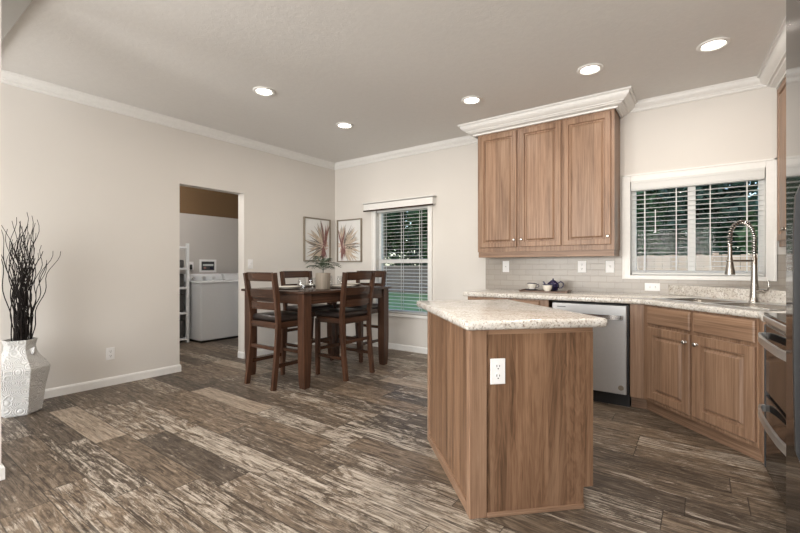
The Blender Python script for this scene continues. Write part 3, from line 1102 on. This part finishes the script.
# ------------------------------------------------------------------ dining table
TX0, TX1, TY0, TY1 = -3.96, -2.965, 2.56, 3.90
tcx, tcy = (TX0 + TX1) / 2, (TY0 + TY1) / 2
tb = thing('dining_table', (tcx, tcy, 0), 0, 'dark cherry counter-height square-legged dining table set for four', 'table')
hx, hy = (TX1 - TX0) / 2, (TY1 - TY0) / 2
MB().box(-hx, -hy, .89, hx, hy, .915, .006).build('tabletop', M['mahog_h'], tb, 40)
ap = MB()
ap.box(-hx + .05, -hy + .045, .79, hx - .05, -hy + .07, .89).box(-hx + .05, hy - .07, .79, hx - .05, hy - .045, .89)
ap.box(-hx + .045, -hy + .05, .79, -hx + .07, hy - .05, .89).box(hx - .07, -hy + .05, .79, hx - .045, hy - .05, .89)
ap.build('apron', M['mahog_h'], tb)
for sx in (-1, 1):
    for sy in (-1, 1):
        cx_, cy_ = sx * (hx - .073), sy * (hy - .073)
        m = MB()
        m.sweep([(cx_, cy_, .89), (cx_, cy_, .30), (cx_, cy_, .06), (cx_, cy_, 0)], [(-.045, -.045), (.045, -.045), (.045, .045), (-.045, .045)], up=(0, 1, 0), scales=[1, 1, .86, .72])
        m.build('leg', M['mahog'], tb)


# ------------------------------------------------------------------ chairs
def chair(loc, rz, label):
    t = thing('dining_chair', loc, rz, label, 'chair', 'dining chairs')
    # rear posts
    def post(s_):
        return [(s_ * .205, -.235, 0), (s_ * .205, -.205, .25), (s_ * .207, -.185, .50), (s_ * .210, -.185, .66), (s_ * .214, -.205, .85), (s_ * .22, -.24, 1.09)]
    for s_ in (-1, 1):
        MB().bar(post(s_), .034, .045, up=(0, 1, 0)).build('leg', M['mahog'], t, 30)
        MB().sweep([(s_ * .195, .185, .60), (s_ * .195, .185, .2), (s_ * .195, .185, 0)], [(-.021, -.021), (.021, -.021), (.021, .021), (-.021, .021)], up=(0, 1, 0), scales=[1, 1, .78]).build('leg', M['mahog'], t)
    for za, zb, ya, yb in ((1.01, 1.095, -.228, -.240), (.86, .935, -.206, -.216), (.74, .81, -.192, -.199)):
        pts_lo, pts_hi = [], []
        m = MB()
        t_ = bmesh.new()
        V = []
        n = 8
        for k in range(n + 1):
            u = -1 + 2 * k / n
            bow = -.022 * (1 - u * u)
            xx = .196 * u
            V.append([t_.verts.new((xx, ya + bow - .009, za)), t_.verts.new((xx, ya + bow + .009, za)), t_.verts.new((xx, yb + bow + .009, zb)), t_.verts.new((xx, yb + bow - .009, zb))])
        for A, B in zip(V, V[1:]):
            for j in range(4):
                t_.faces.new((A[j], A[(j + 1) % 4], B[(j + 1) % 4], B[j]))
        t_.faces.new(V[0])
        t_.faces.new(V[-1])
        bmesh.ops.recalc_face_normals(t_, faces=t_.faces)
        m._add(t_)
        m.build('back_slat', M['mahog_h'], t, 40)
    m = MB().box(-.19, -.20, .565, .19, -.178, .625).box(-.19, .175, .565, .19, .195, .625).box(-.212, -.19, .565, -.19, .19, .625).box(.19, -.19, .565, .212, .19, .625)
    m.build('seat_frame', M['mahog_h'], t)
    c = MB().box(-.215, -.18, .625, .215, .215, .682, .026, 4)
    c.build('seat', M['leather'], t, 60)
    MB().box(-.19, -.205, .36, .19, -.185, .395).build('stretcher', M['mahog_h'], t)
    MB().box(-.19, .175, .26, .19, .195, .295).build('stretcher', M['mahog_h'], t)
    for s_ in (-1, 1):
        MB().box(s_ * .20 - .009, -.20, .20, s_ * .20 + .009, .185, .235).build('stretcher', M['mahog_h'], t)
    return t


ch = chair((-3.415, 2.645, 0), 0, 'dark ladder-back counter chair nearest the laundry doorway, back turned to the doorway side')
dup(ch, (-3.13, 3.25, 0), PI / 2, 'dark ladder-back counter chair on the island side of the table, back towards the viewer')
dup(ch, (-3.86, 3.42, 0), -PI / 2, 'dark ladder-back counter chair between the table and the left wall')
dup(ch, (-3.51, 3.93, 0), PI, 'dark ladder-back counter chair at the window end of the table')

# ------------------------------------------------------------------ table setting
TZ = .9155


def setting(x, y, rz, where):
    c = MB().lathe([(0, 0), (.10, 0), (.155, .006), (.158, .010), (.15, .011), (.10, .006), (0, .006)], 36)
    o = tag(c.build('charger_plate', M['charger'], None, 40), 'dark brown charger under the dinner plate ' + where, 'plate', 'dark chargers on the table')
    o.location = (x, y, TZ)
    p = MB().lathe([(0, 0), (.075, 0), (.08, .004), (.128, .020), (.130, .023), (.124, .0225), (.078, .009), (0, .008)], 36)
    o = tag(p.build('dinner_plate', M['china'], None, 40), 'cream dinner plate ' + where, 'plate', 'cream plates on the table')
    o.location = (x, y, TZ + .0075)


setting(-3.47, 2.80, 0, 'in front of the chair nearest the laundry doorway')
setting(-3.17, 3.30, 0, 'in front of the island-side chair')
setting(-3.74, 3.30, 0, 'in front of the chair by the left wall')
setting(-3.46, 3.70, 0, 'in front of the window-end chair')


def tumbler(x, y, label):
    t = MB().lathe([(0, 0), (.030, 0), (.036, .008), (.040, .04), (.039, .08), (.033, .125), (.0315, .125), (.037, .08), (.038, .04), (.033, .010), (0, .006)], 24)
    o = tag(t.build('drinking_glass', M['drink'], None, 50), label, 'glass', 'drinking glasses on the table')
    o.location = (x, y, TZ)


tumbler(-3.13, 2.68, 'clear tumbler at the near corner of the table, left of its neighbour')
tumbler(-3.075, 2.755, 'clear tumbler at the near corner of the table, nearer the planter')
tumbler(-3.36, 3.44, 'clear tumbler right of the fern planter')
tumbler(-3.66, 3.56, 'clear tumbler behind the fern planter near the left wall')

# planter with fern
pf = thing('potted_fern', (-3.21, 3.03, TZ), 0, 'small green fern in a round whitewashed pot on the dining table', 'plant')
MB().lathe([(0, 0), (.072, 0), (.076, .01), (.079, .165), (.071, .167), (.069, .14), (0, .14)], 28).build('pot', M['pot'], pf, 40)
MB().lathe([(0, .15), (.05, .148), (.068, .141)], 20).build('soil', M['soil'], pf)
random.seed(3)
MB().tube([(0, 0, .14), (.004, 0, .19), (0, .003, .27)], .004, 6, up=(0, 1, 0)).build('stem', M['fern'], pf)
for i in range(14):
    a = 2 * PI * i / 14 * 1.0 + random.uniform(-.2, .2)
    L = random.uniform(.11, .20)
    z0 = .19 + .085 * ((i * 5) % 7) / 7
    rise = random.uniform(.02, .07)
    pts = []
    for k in range(10):
        u = k / 9
        pts.append(Vector((math.cos(a) * L * u, math.sin(a) * L * u, z0 + rise * math.sin(u * 2.6) * 1.1)))
    m = MB().tube(pts, .0014, 5)
    for k in range(1, 10):
        d = (pts[k] - pts[k - 1]).normalized()
        sd = d.cross(Vector((0, 0, 1))).normalized()
        base = pts[k]
        for s_ in (-1, 1):
            ll = .052 * math.sin(PI * min(1, (k + .5) / 10.5)) + .008
            tip = base + sd * s_ * ll + d * ll * .6 + Vector((0, 0, -.18 * ll))
            wv = d * .0062
            mid = base + sd * s_ * ll * .5 + d * ll * .28
            m.quad([base, mid - wv, tip, mid + wv])
    m.build('frond', M['fern'], pf)

# ------------------------------------------------------------------ framed prints
TAN = plain('dried palm tan', (0.52, 0.43, 0.34), 0.8, var=0.2)
DRK = plain('dried palm dark', (0.17, 0.145, 0.125), 0.8, var=0.2)
MAR = plain('dried maroon', (0.24, 0.12, 0.11), 0.8, var=0.25)
PIN = plain('pale blush', (0.60, 0.47, 0.40), 0.8, var=0.1)
GRY = plain('soft grey leaf', (0.40, 0.38, 0.35), 0.8, var=0.1)


def blade_quads(m, ox, oz, ang, L, wd, y, curve=0.0):
    n = 5
    prev = None
    for k in range(n + 1):
        u = k / n
        a = ang + curve * u
        cx_, cz_ = ox + math.cos(a) * L * u, oz + math.sin(a) * L * u
        ww = wd * math.sin(PI * (0.12 + .88 * u)) * .5
        px, pz = -math.sin(a) * ww, math.cos(a) * ww
        cur = ((cx_ + px, y, cz_ + pz), (cx_ - px, y, cz_ - pz))
        if prev:
            m.quad([prev[0], prev[1], cur[1], cur[0]])
        prev = cur


def clipped(mb, hw_, hh):
    for axis, sgn, lim in ((0, 1, hw_), (0, -1, hw_), (2, 1, hh), (2, -1, hh)):
        no = [0, 0, 0]
        no[axis] = sgn
        co = [0, 0, 0]
        co[axis] = sgn * lim
        bmesh.ops.bisect_plane(mb.bm, geom=list(mb.bm.verts) + list(mb.bm.edges) + list(mb.bm.faces), plane_co=co, plane_no=no, clear_outer=True)
    return mb


def print_frame(loc, rz, w_, h, sgn, label, seed):
    random.seed(seed)
    t = thing('framed_print', loc, rz, label, 'picture', 'framed botanical prints')
    hw_, hh, f = w_ / 2, h / 2, .018
    m = MB().box(-hw_, -.03, -hh, -hw_ + f, 0, hh, .002).box(hw_ - f, -.03, -hh, hw_, 0, hh, .002).box(-hw_ + f, -.03, -hh, hw_ - f, 0, -hh + f, .002).box(-hw_ + f, -.03, hh - f, hw_ - f, 0, hh, .002)
    m.build('picture_frame', M['frame'], t)
    MB().box(-hw_ + f, -.012, -hh + f, hw_ - f, -.004, hh - f).build('artwork', M['paper'], t)
    ox, oz = sgn * .13, -.10
    lim = (hw_ - f - .002, hh - f - .002)
    def layer(name, mat, items, y):
        mm = MB()
        for bi, (a, L, wd, cv) in enumerate(items):
            jx, jz = random.uniform(-.035, .035), random.uniform(-.04, .04)
            blade_quads(mm, ox + jx, oz + jz, a if sgn > 0 else PI - a, L, wd, y - .00011 * bi, cv * sgn)
        clipped(mm, *lim)
        mm.build(name, mat, t)
    layer('grey_leaf', GRY, [(math.radians(random.uniform(80, 250)), random.uniform(.2, .38), .03, random.uniform(-.2, .2)) for _ in range(26)], -.0125)
    layer('tan_leaf', TAN, [(math.radians(random.uniform(70, 235)), random.uniform(.18, .42), .03, random.uniform(-.25, .25)) for _ in range(30)], -.0155)
    layer('dark_leaf', DRK, [(math.radians(random.uniform(95, 215)), random.uniform(.22, .40), .012, random.uniform(-.2, .2)) for _ in range(13)], -.0180)
    layer('maroon_leaf', MAR, [(math.radians(random.uniform(60, 100)), random.uniform(.15, .40), .026, .1) for _ in range(5)] + [(math.radians(random.uniform(230, 290)), random.uniform(.12, .25), .026, .1) for _ in range(7)], -.0200)
    layer('blush_leaf', PIN, [(math.radians(random.uniform(0, 360)), random.uniform(.05, .13), .03, .2) for _ in range(18)], -.0175)
    return t


print_frame((XL, 4.245, 1.545), PI / 2, .52, .64, 1, 'framed dried palm print on the left wall near the corner', 11)
print_frame((-4.31, YB, 1.54), 0, .50, .645, -1, 'framed dried palm print on the back wall left of the dining window', 12)

# ------------------------------------------------------------------ vase with twigs
VX, VY = -4.346, .875
va = thing('floor_vase', (VX, VY, 0), 0, 'tall white embossed floor vase with small ears standing by the left wall', 'vase')
vm = MB()
prof = [(0, 0), (.128, 0), (.136, .012), (.160, .20), (.186, .335), (.188, .355), (.165, .395), (.115, .46), (.098, .50), (.097, .535), (.110, .568), (.113, .578), (.104, .578), (.09, .53), (.09, .46), (0, .44)]
vm.lathe(prof, 6, rot=math.radians(8))
vb = vm.build('body', M['vase'], va)
bv = vb.modifiers.new('b', 'BEVEL')
bv.width = .008
bv.segments = 2
bv.limit_method = 'ANGLE'
for s_ in (0, PI):
    a = YAW + s_
    e = MB().prism([(.075, .50), (.125, .52), (.122, .475), (.10, .45)], -.012, .012, .004, 2)
    # prism lies in XY; stand it up and turn it sideways
    e.build('ear', M['vase'], va, mtx=Matrix.Rotation(a, 4, 'Z') @ Matrix.Rotation(PI / 2, 4, 'X'))
random.seed(21)
for i in range(52):
    a = random.uniform(0, 2 * PI)
    r0_ = random.uniform(.01, .06)
    wild = i % 5 == 0
    lean = random.uniform(.0, .05) + (random.uniform(.05, .17) if wild else 0)
    Ht = random.uniform(1.15, 1.58) if not wild else random.uniform(1.2, 1.55)
    ph1, ph2 = random.uniform(0, 6.28), random.uniform(0, 6.28)
    amp = random.uniform(.008, .022)
    fr_ = random.uniform(2.0, 3.4)
    pts = []
    n = 22
    for k in range(n + 1):
        u = k / n
        z = .47 + (Ht - .47) * u
        rr = r0_ + lean * u ** 1.6
        pts.append((math.cos(a) * rr + amp * math.sin(fr_ * 2 * PI * u + ph1) * min(1, u * 4) * (0.4 + u) - .01, math.sin(a) * rr + amp * math.sin(fr_ * 1.9 * PI * u + ph2) * min(1, u * 4) * (.4 + u), z))
    m = MB().tube(pts, .0048, 5, up=(.3, 1, 0), scales=[1 - .62 * k / n for k in range(n + 1)])
    if i % 4 == 0:
        k0 = 15
        b0 = Vector(pts[k0])
        da = a + random.uniform(-.8, .8)
        m.tube([b0 + Vector((math.cos(da) * .06 * u, math.sin(da) * .06 * u, .16 * u + .012 * math.sin(6 * u))) for u in (0, .25, .5, .75, 1)], .0028, 5, up=(.3, 1, 0))
    o = tag(m.build('decorative_twig', M['twig'], None, 60), 'dark curly dried twig standing in the white floor vase', 'twig', 'dried twigs in the floor vase')
    o.location = (VX + .012, VY + .009, 0)

# ------------------------------------------------------------------ tea things on the back counter
CZ = .8925
tr = thing('serving_tray', (-1.30, 4.29, CZ), math.radians(4), 'flat brown wooden serving tray on the back counter under the wall cabinet', 'tray')
MB().box(-.23, -.12, 0, .23, .12, .010, .003).build('base', M['tray'], tr)
for a in (-1, 1):
    MB().box(a * .225 - .012, -.12, .008, a * .225 + .012, .12, .022, .004).build('rim', M['tray'], tr)
tp = thing('teapot', (-1.235, 4.34, CZ + .0105), math.radians(8), 'cobalt blue teapot on the serving tray', 'teapot')
tp.scale = (.87, .87, .94)
MB().lathe([(0, 0), (.040, 0), (.048, .006), (.066, .035), (.070, .058), (.062, .082), (.042, .098), (.034, .101), (0, .101)], 28).build('body', M['cobalt'], tp, 50)
ld = MB().lathe([(.036, .100), (.034, .106), (.02, .114), (0, .117)], 24).build('lid', M['cobalt'], tp, 50)
MB().lathe([(0, .114), (.006, .115), (.010, .124), (.008, .132), (0, .135)], 14).build('knob', M['cobalt'], ld, 50)
MB().tube([(-.055, 0, .04), (-.085, 0, .055), (-.098, 0, .08), (-.112, 0, .10)], .014, 10, up=(0, 1, 0), scales=[1.2, .95, .7, .6]).build('spout', M['cobalt'], tp, 50)
MB().tube([(.058 + .0, 0, .088), (.085, 0, .098), (.108, 0, .085), (.112, 0, .06), (.098, 0, .035), (.066, 0, .028)], .007, 8, up=(0, 1, 0)).build('handle', M['cobalt'], tp, 50)


def cup(x, y, rz, label, saucer=None):
    t = thing('tea_cup', (x, y, CZ + (.0175 if saucer else .0105)), rz, label, 'cup', 'tea cups on the tray')
    MB().lathe([(0, 0), (.022, 0), (.026, .006), (.036, .03), (.040, .056), (.0375, .056), (.033, .03), (.02, .010), (0, .008)], 24).build('bowl', M['china'], t, 50)
    MB().lathe([(.0402, .053), (.0412, .056), (.0395, .0585), (.0372, .056)], 24).build('rim', M['cobalt'], t, 50)
    MB().tube([(.034, 0, .045), (.052, 0, .046), (.058, 0, .032), (.048, 0, .018), (.030, 0, .016)], .0035, 6, up=(0, 1, 0)).build('handle', M['cobalt'], t, 50)
    t.scale = (1.2, 1.2, 1.15)
    if saucer:
        s_ = MB().lathe([(0, 0), (.03, 0), (.062, .010), (.063, .013), (.03, .006), (0, .006)], 28)
        o = tag(s_.build('saucer', M['cobalt'], None, 40), saucer, 'saucer', 'saucers on the tray')
        o.location = (x, y, CZ + .0106)


cup(-1.445, 4.32, math.radians(20), 'small cream tea cup left of the blue teapot', 'dark blue saucer under the left tea cup')
cup(-1.255, 4.215, math.radians(40), 'small cream tea cup in front of the blue teapot')

# ------------------------------------------------------------------ laundry things
ws = thing('washing_machine', (-6.42, 3.59, 0), 0, 'white top-load washing machine in the laundry doorway', 'washer')


def machine(t, nk):
    MB().box(-.34, -.335, .03, .355, .335, .895, .012).build('body', M['appl'], t)
    MB().box(-.33, -.325, 0, .34, .325, .03).build('plinth', M['blackmatte'], t)
    MB().box(-.22, -.34, .895, .362, .34, .918, .010).build('lid', M['appl'], t)
    cs = MB().prism([(-.34, .895), (-.16, .895), (-.20, 1.0), (-.25, 1.03), (-.34, 1.03)], -.335, .335, .012, 3).build('console', M['appl'], t, mtx=Matrix.Rotation(PI / 2, 4, 'X'))
    return cs


cs = machine(ws, 3)
tilt = Matrix.Rotation(math.radians(69), 4, 'Y')
for yy, rr in ((-.17, .024), (.0, .034), (.17, .024)):
    MB().lathe([(0, 0), (rr, 0), (rr * .9, .022), (0, .024)], 20, (-.178, yy, .955), tilt).build('knob', M['steel'], ws, 40)
dr = thing('clothes_dryer', (-6.42, 4.30, 0), 0, 'white clothes dryer standing right of the washing machine', 'dryer')
machine(dr, 1)
MB().lathe([(0, 0), (.03, 0), (.027, .022), (0, .024)], 20, (-.178, .1, .955), tilt).build('knob', M['steel'], dr, 40)

lo_ = plate((XLAU, 3.50, 1.16), PI / 2, 'white outlet with a black plug above the washing machine', 'outlet', 'outlet', .10, .14)
MB().box(-.016, -.04, -.06, .016, -.008, .022, .006).build('plug', M['blackmatte'], lo_)
vb_ = thing('laundry_valve_box', (XLAU, 3.80, 1.16), PI / 2, 'white laundry valve box with taps above the washing machine', 'valve box')
MB().box(-.15, -.008, -.11, -.115, 0, .11).box(.115, -.008, -.11, .15, 0, .11).box(-.115, -.008, .075, .115, 0, .11).box(-.115, -.008, -.11, .115, 0, -.075).build('surround', M['plastic'], vb_)
MB().box(-.115, -.003, -.075, .115, -.001, .075).build('recess', M['dkgrey'], vb_)
for xx, mm in ((-.06, 'MAR'), (.06, 'cobalt')):
    MB().lathe([(0, 0), (.02, 0), (.02, .02), (0, .022)], 14, (xx, -.003, -.035), Matrix.Rotation(PI / 2, 4, 'X')).build('tap', MAR if mm == 'MAR' else M['cobalt'], vb_)
MB().box(-.09, -.02, .0, .09, -.003, .03).build('pipe', M['steel'], vb_)

sh = thing('shelving_rack', (-6.53, 2.82, 0), 0, 'white narrow shelving rack left of the washing machine', 'shelf')
for xx in (-.22, .22):
    for yy in (-.36, .36):
        MB().box(xx - .02, yy - .02, 0, xx + .02, yy + .02, 1.50, .003).build('post', M['appl'], sh)
for zz in (.04, .43, .81, 1.10, 1.42):
    MB().box(-.235, -.375, zz, .235, .375, zz + .03, .003).build('shelf', M['appl'], sh)
for zz, hh, lab in ((.07, .27, 'bottom'), (.46, .27, 'second lowest'), (.84, .20, 'middle'), (1.13, .12, 'fourth')):
    b_ = MB().box(-.19, -.30, 0, .19, .33, hh, .02, 2)
    o = tag(b_.build('storage_bin', M['bin'], None, 40), 'charcoal fabric storage bin on the %s shelf of the white laundry rack' % lab, 'bin', 'storage bins on the rack')
    o.location = (-6.53, 2.82, zz + .0005)

# ------------------------------------------------------------------ outdoors
GZ = -.55
tag(MB().box(-45, YB + .2, GZ - .1, 25, 45, GZ).build('lawn', M['lawn']), 'green mown lawn outside the windows', 'lawn', kind='structure')


def fence(p0, p1, h, mat, label):
    p0, p1 = Vector((*p0, 0)), Vector((*p1, 0))
    d = p1 - p0
    L = d.length
    t = thing('garden_fence', (p0.x, p0.y, GZ), math.atan2(d.y, d.x), label, 'fence')
    m = MB()
    k = 0
    while k * .14 < L:
        m.box(k * .14, 0, 0, k * .14 + .134, .02, h + .01 * ((k * 7) % 3))
        k += 1
    m.build('boards', mat, t)
    k = 0
    while k * 2.4 <= L:
        MB().box(k * 2.4 - .05, .02, 0, k * 2.4 + .05, .12, h + .05).build('post', mat, t)
        k += 1
    MB().box(0, .02, .3, L, .06, .38).box(0, .02, h - .35, L, .06, h - .27).build('rail', mat, t)


fence((-4.6, 10.2), (4.5, 10.2), 1.92, M['cedar'], 'pale cedar board fence outside the sink window')
fence((-26, 22), (-9.5, 22), 1.75, M['greywood'], 'dark brown board fence beyond the lawn outside the dining window')


def tree(x, y, h, r, mat, label, seed, zlow=0.2, n=2600, leaf=.2):
    rd = random.Random(seed)
    t = thing('garden_tree', (x, y, GZ), 0, label, 'tree', 'trees beyond the fences')
    MB().tube([(0, 0, 0), (.05, 0, h * .3), (0, .05, h * .8)], .12, 8, up=(0, 1, 0), scales=[1, .8, .3]).build('trunk', M['bark'], t, 60)
    bm = bmesh.new()
    blobs = [(rd.uniform(-r * .6, r * .6), rd.uniform(-r * .5, r * .5), zlow + rd.uniform(.1, 1) * (h - zlow) * .85, rd.uniform(.35, .6) * r) for _ in range(14)]
    for _ in range(n):
        bx, by, bz, br = rd.choice(blobs)
        v = Vector((rd.gauss(0, 1), rd.gauss(0, 1), rd.gauss(0, 1))).normalized() * br * rd.uniform(.6, 1.05)
        p = Vector((bx, by, bz)) + v
        if p.z < .15:
            continue
        a = Vector((rd.gauss(0, 1), rd.gauss(0, 1), rd.gauss(0, .6))).normalized()
        b_ = a.cross(Vector((rd.gauss(0, 1), rd.gauss(0, 1), rd.gauss(0, 1)))).normalized()
        s_ = leaf * rd.uniform(.5, 1.1)
        vs = [bm.verts.new(p + q) for q in (-a * s_, b_ * s_ * .45, a * s_, -b_ * s_ * .45)]
        bm.faces.new(vs)
    mb = MB()
    mb.bm.free()
    mb.bm = bm
    mb.build('foliage', mat, t)


tree(-2.25, 12.4, 6.5, 1.6, M['leafa'], 'dense dark green tree behind the cedar fence, left part of the sink window', 1, .2, 4200)
tree(-.2, 16.3, 7.5, 1.9, M['leafc'], 'blue-green tree farther behind the cedar fence, middle of the sink window', 2, .2, 4200)
tree(1.95, 12.4, 5.6, 1.6, M['leafb'], 'lighter green tree behind the cedar fence, right part of the sink window', 3, .2, 4000)
tree(-20.9, 25.5, 9, 2.3, M['leafa'], 'dark tree beyond the brown fence, left part of the dining window', 4, .5, 4400, .3)
tree(-24.2, 32.5, 11, 2.9, M['leafb'], 'mid green tree beyond the brown fence, behind the two dark trees', 5, .5, 4400, .36)
tree(-15.0, 25.5, 9, 2.3, M['leafa'], 'dark tree beyond the brown fence, right part of the dining window', 6, .5, 4400, .3)
tree(-18.6, 31.0, 10, 2.2, M['leafc'], 'blue-green tree beyond the brown fence, seen between the two dark trees', 8, .5, 4000, .34)
tree(.1, 22.5, 5.5, 3.2, M['leafa'], 'broad dark shrub far behind the cedar fence, filling between the trees', 9, .1, 5200, .26)
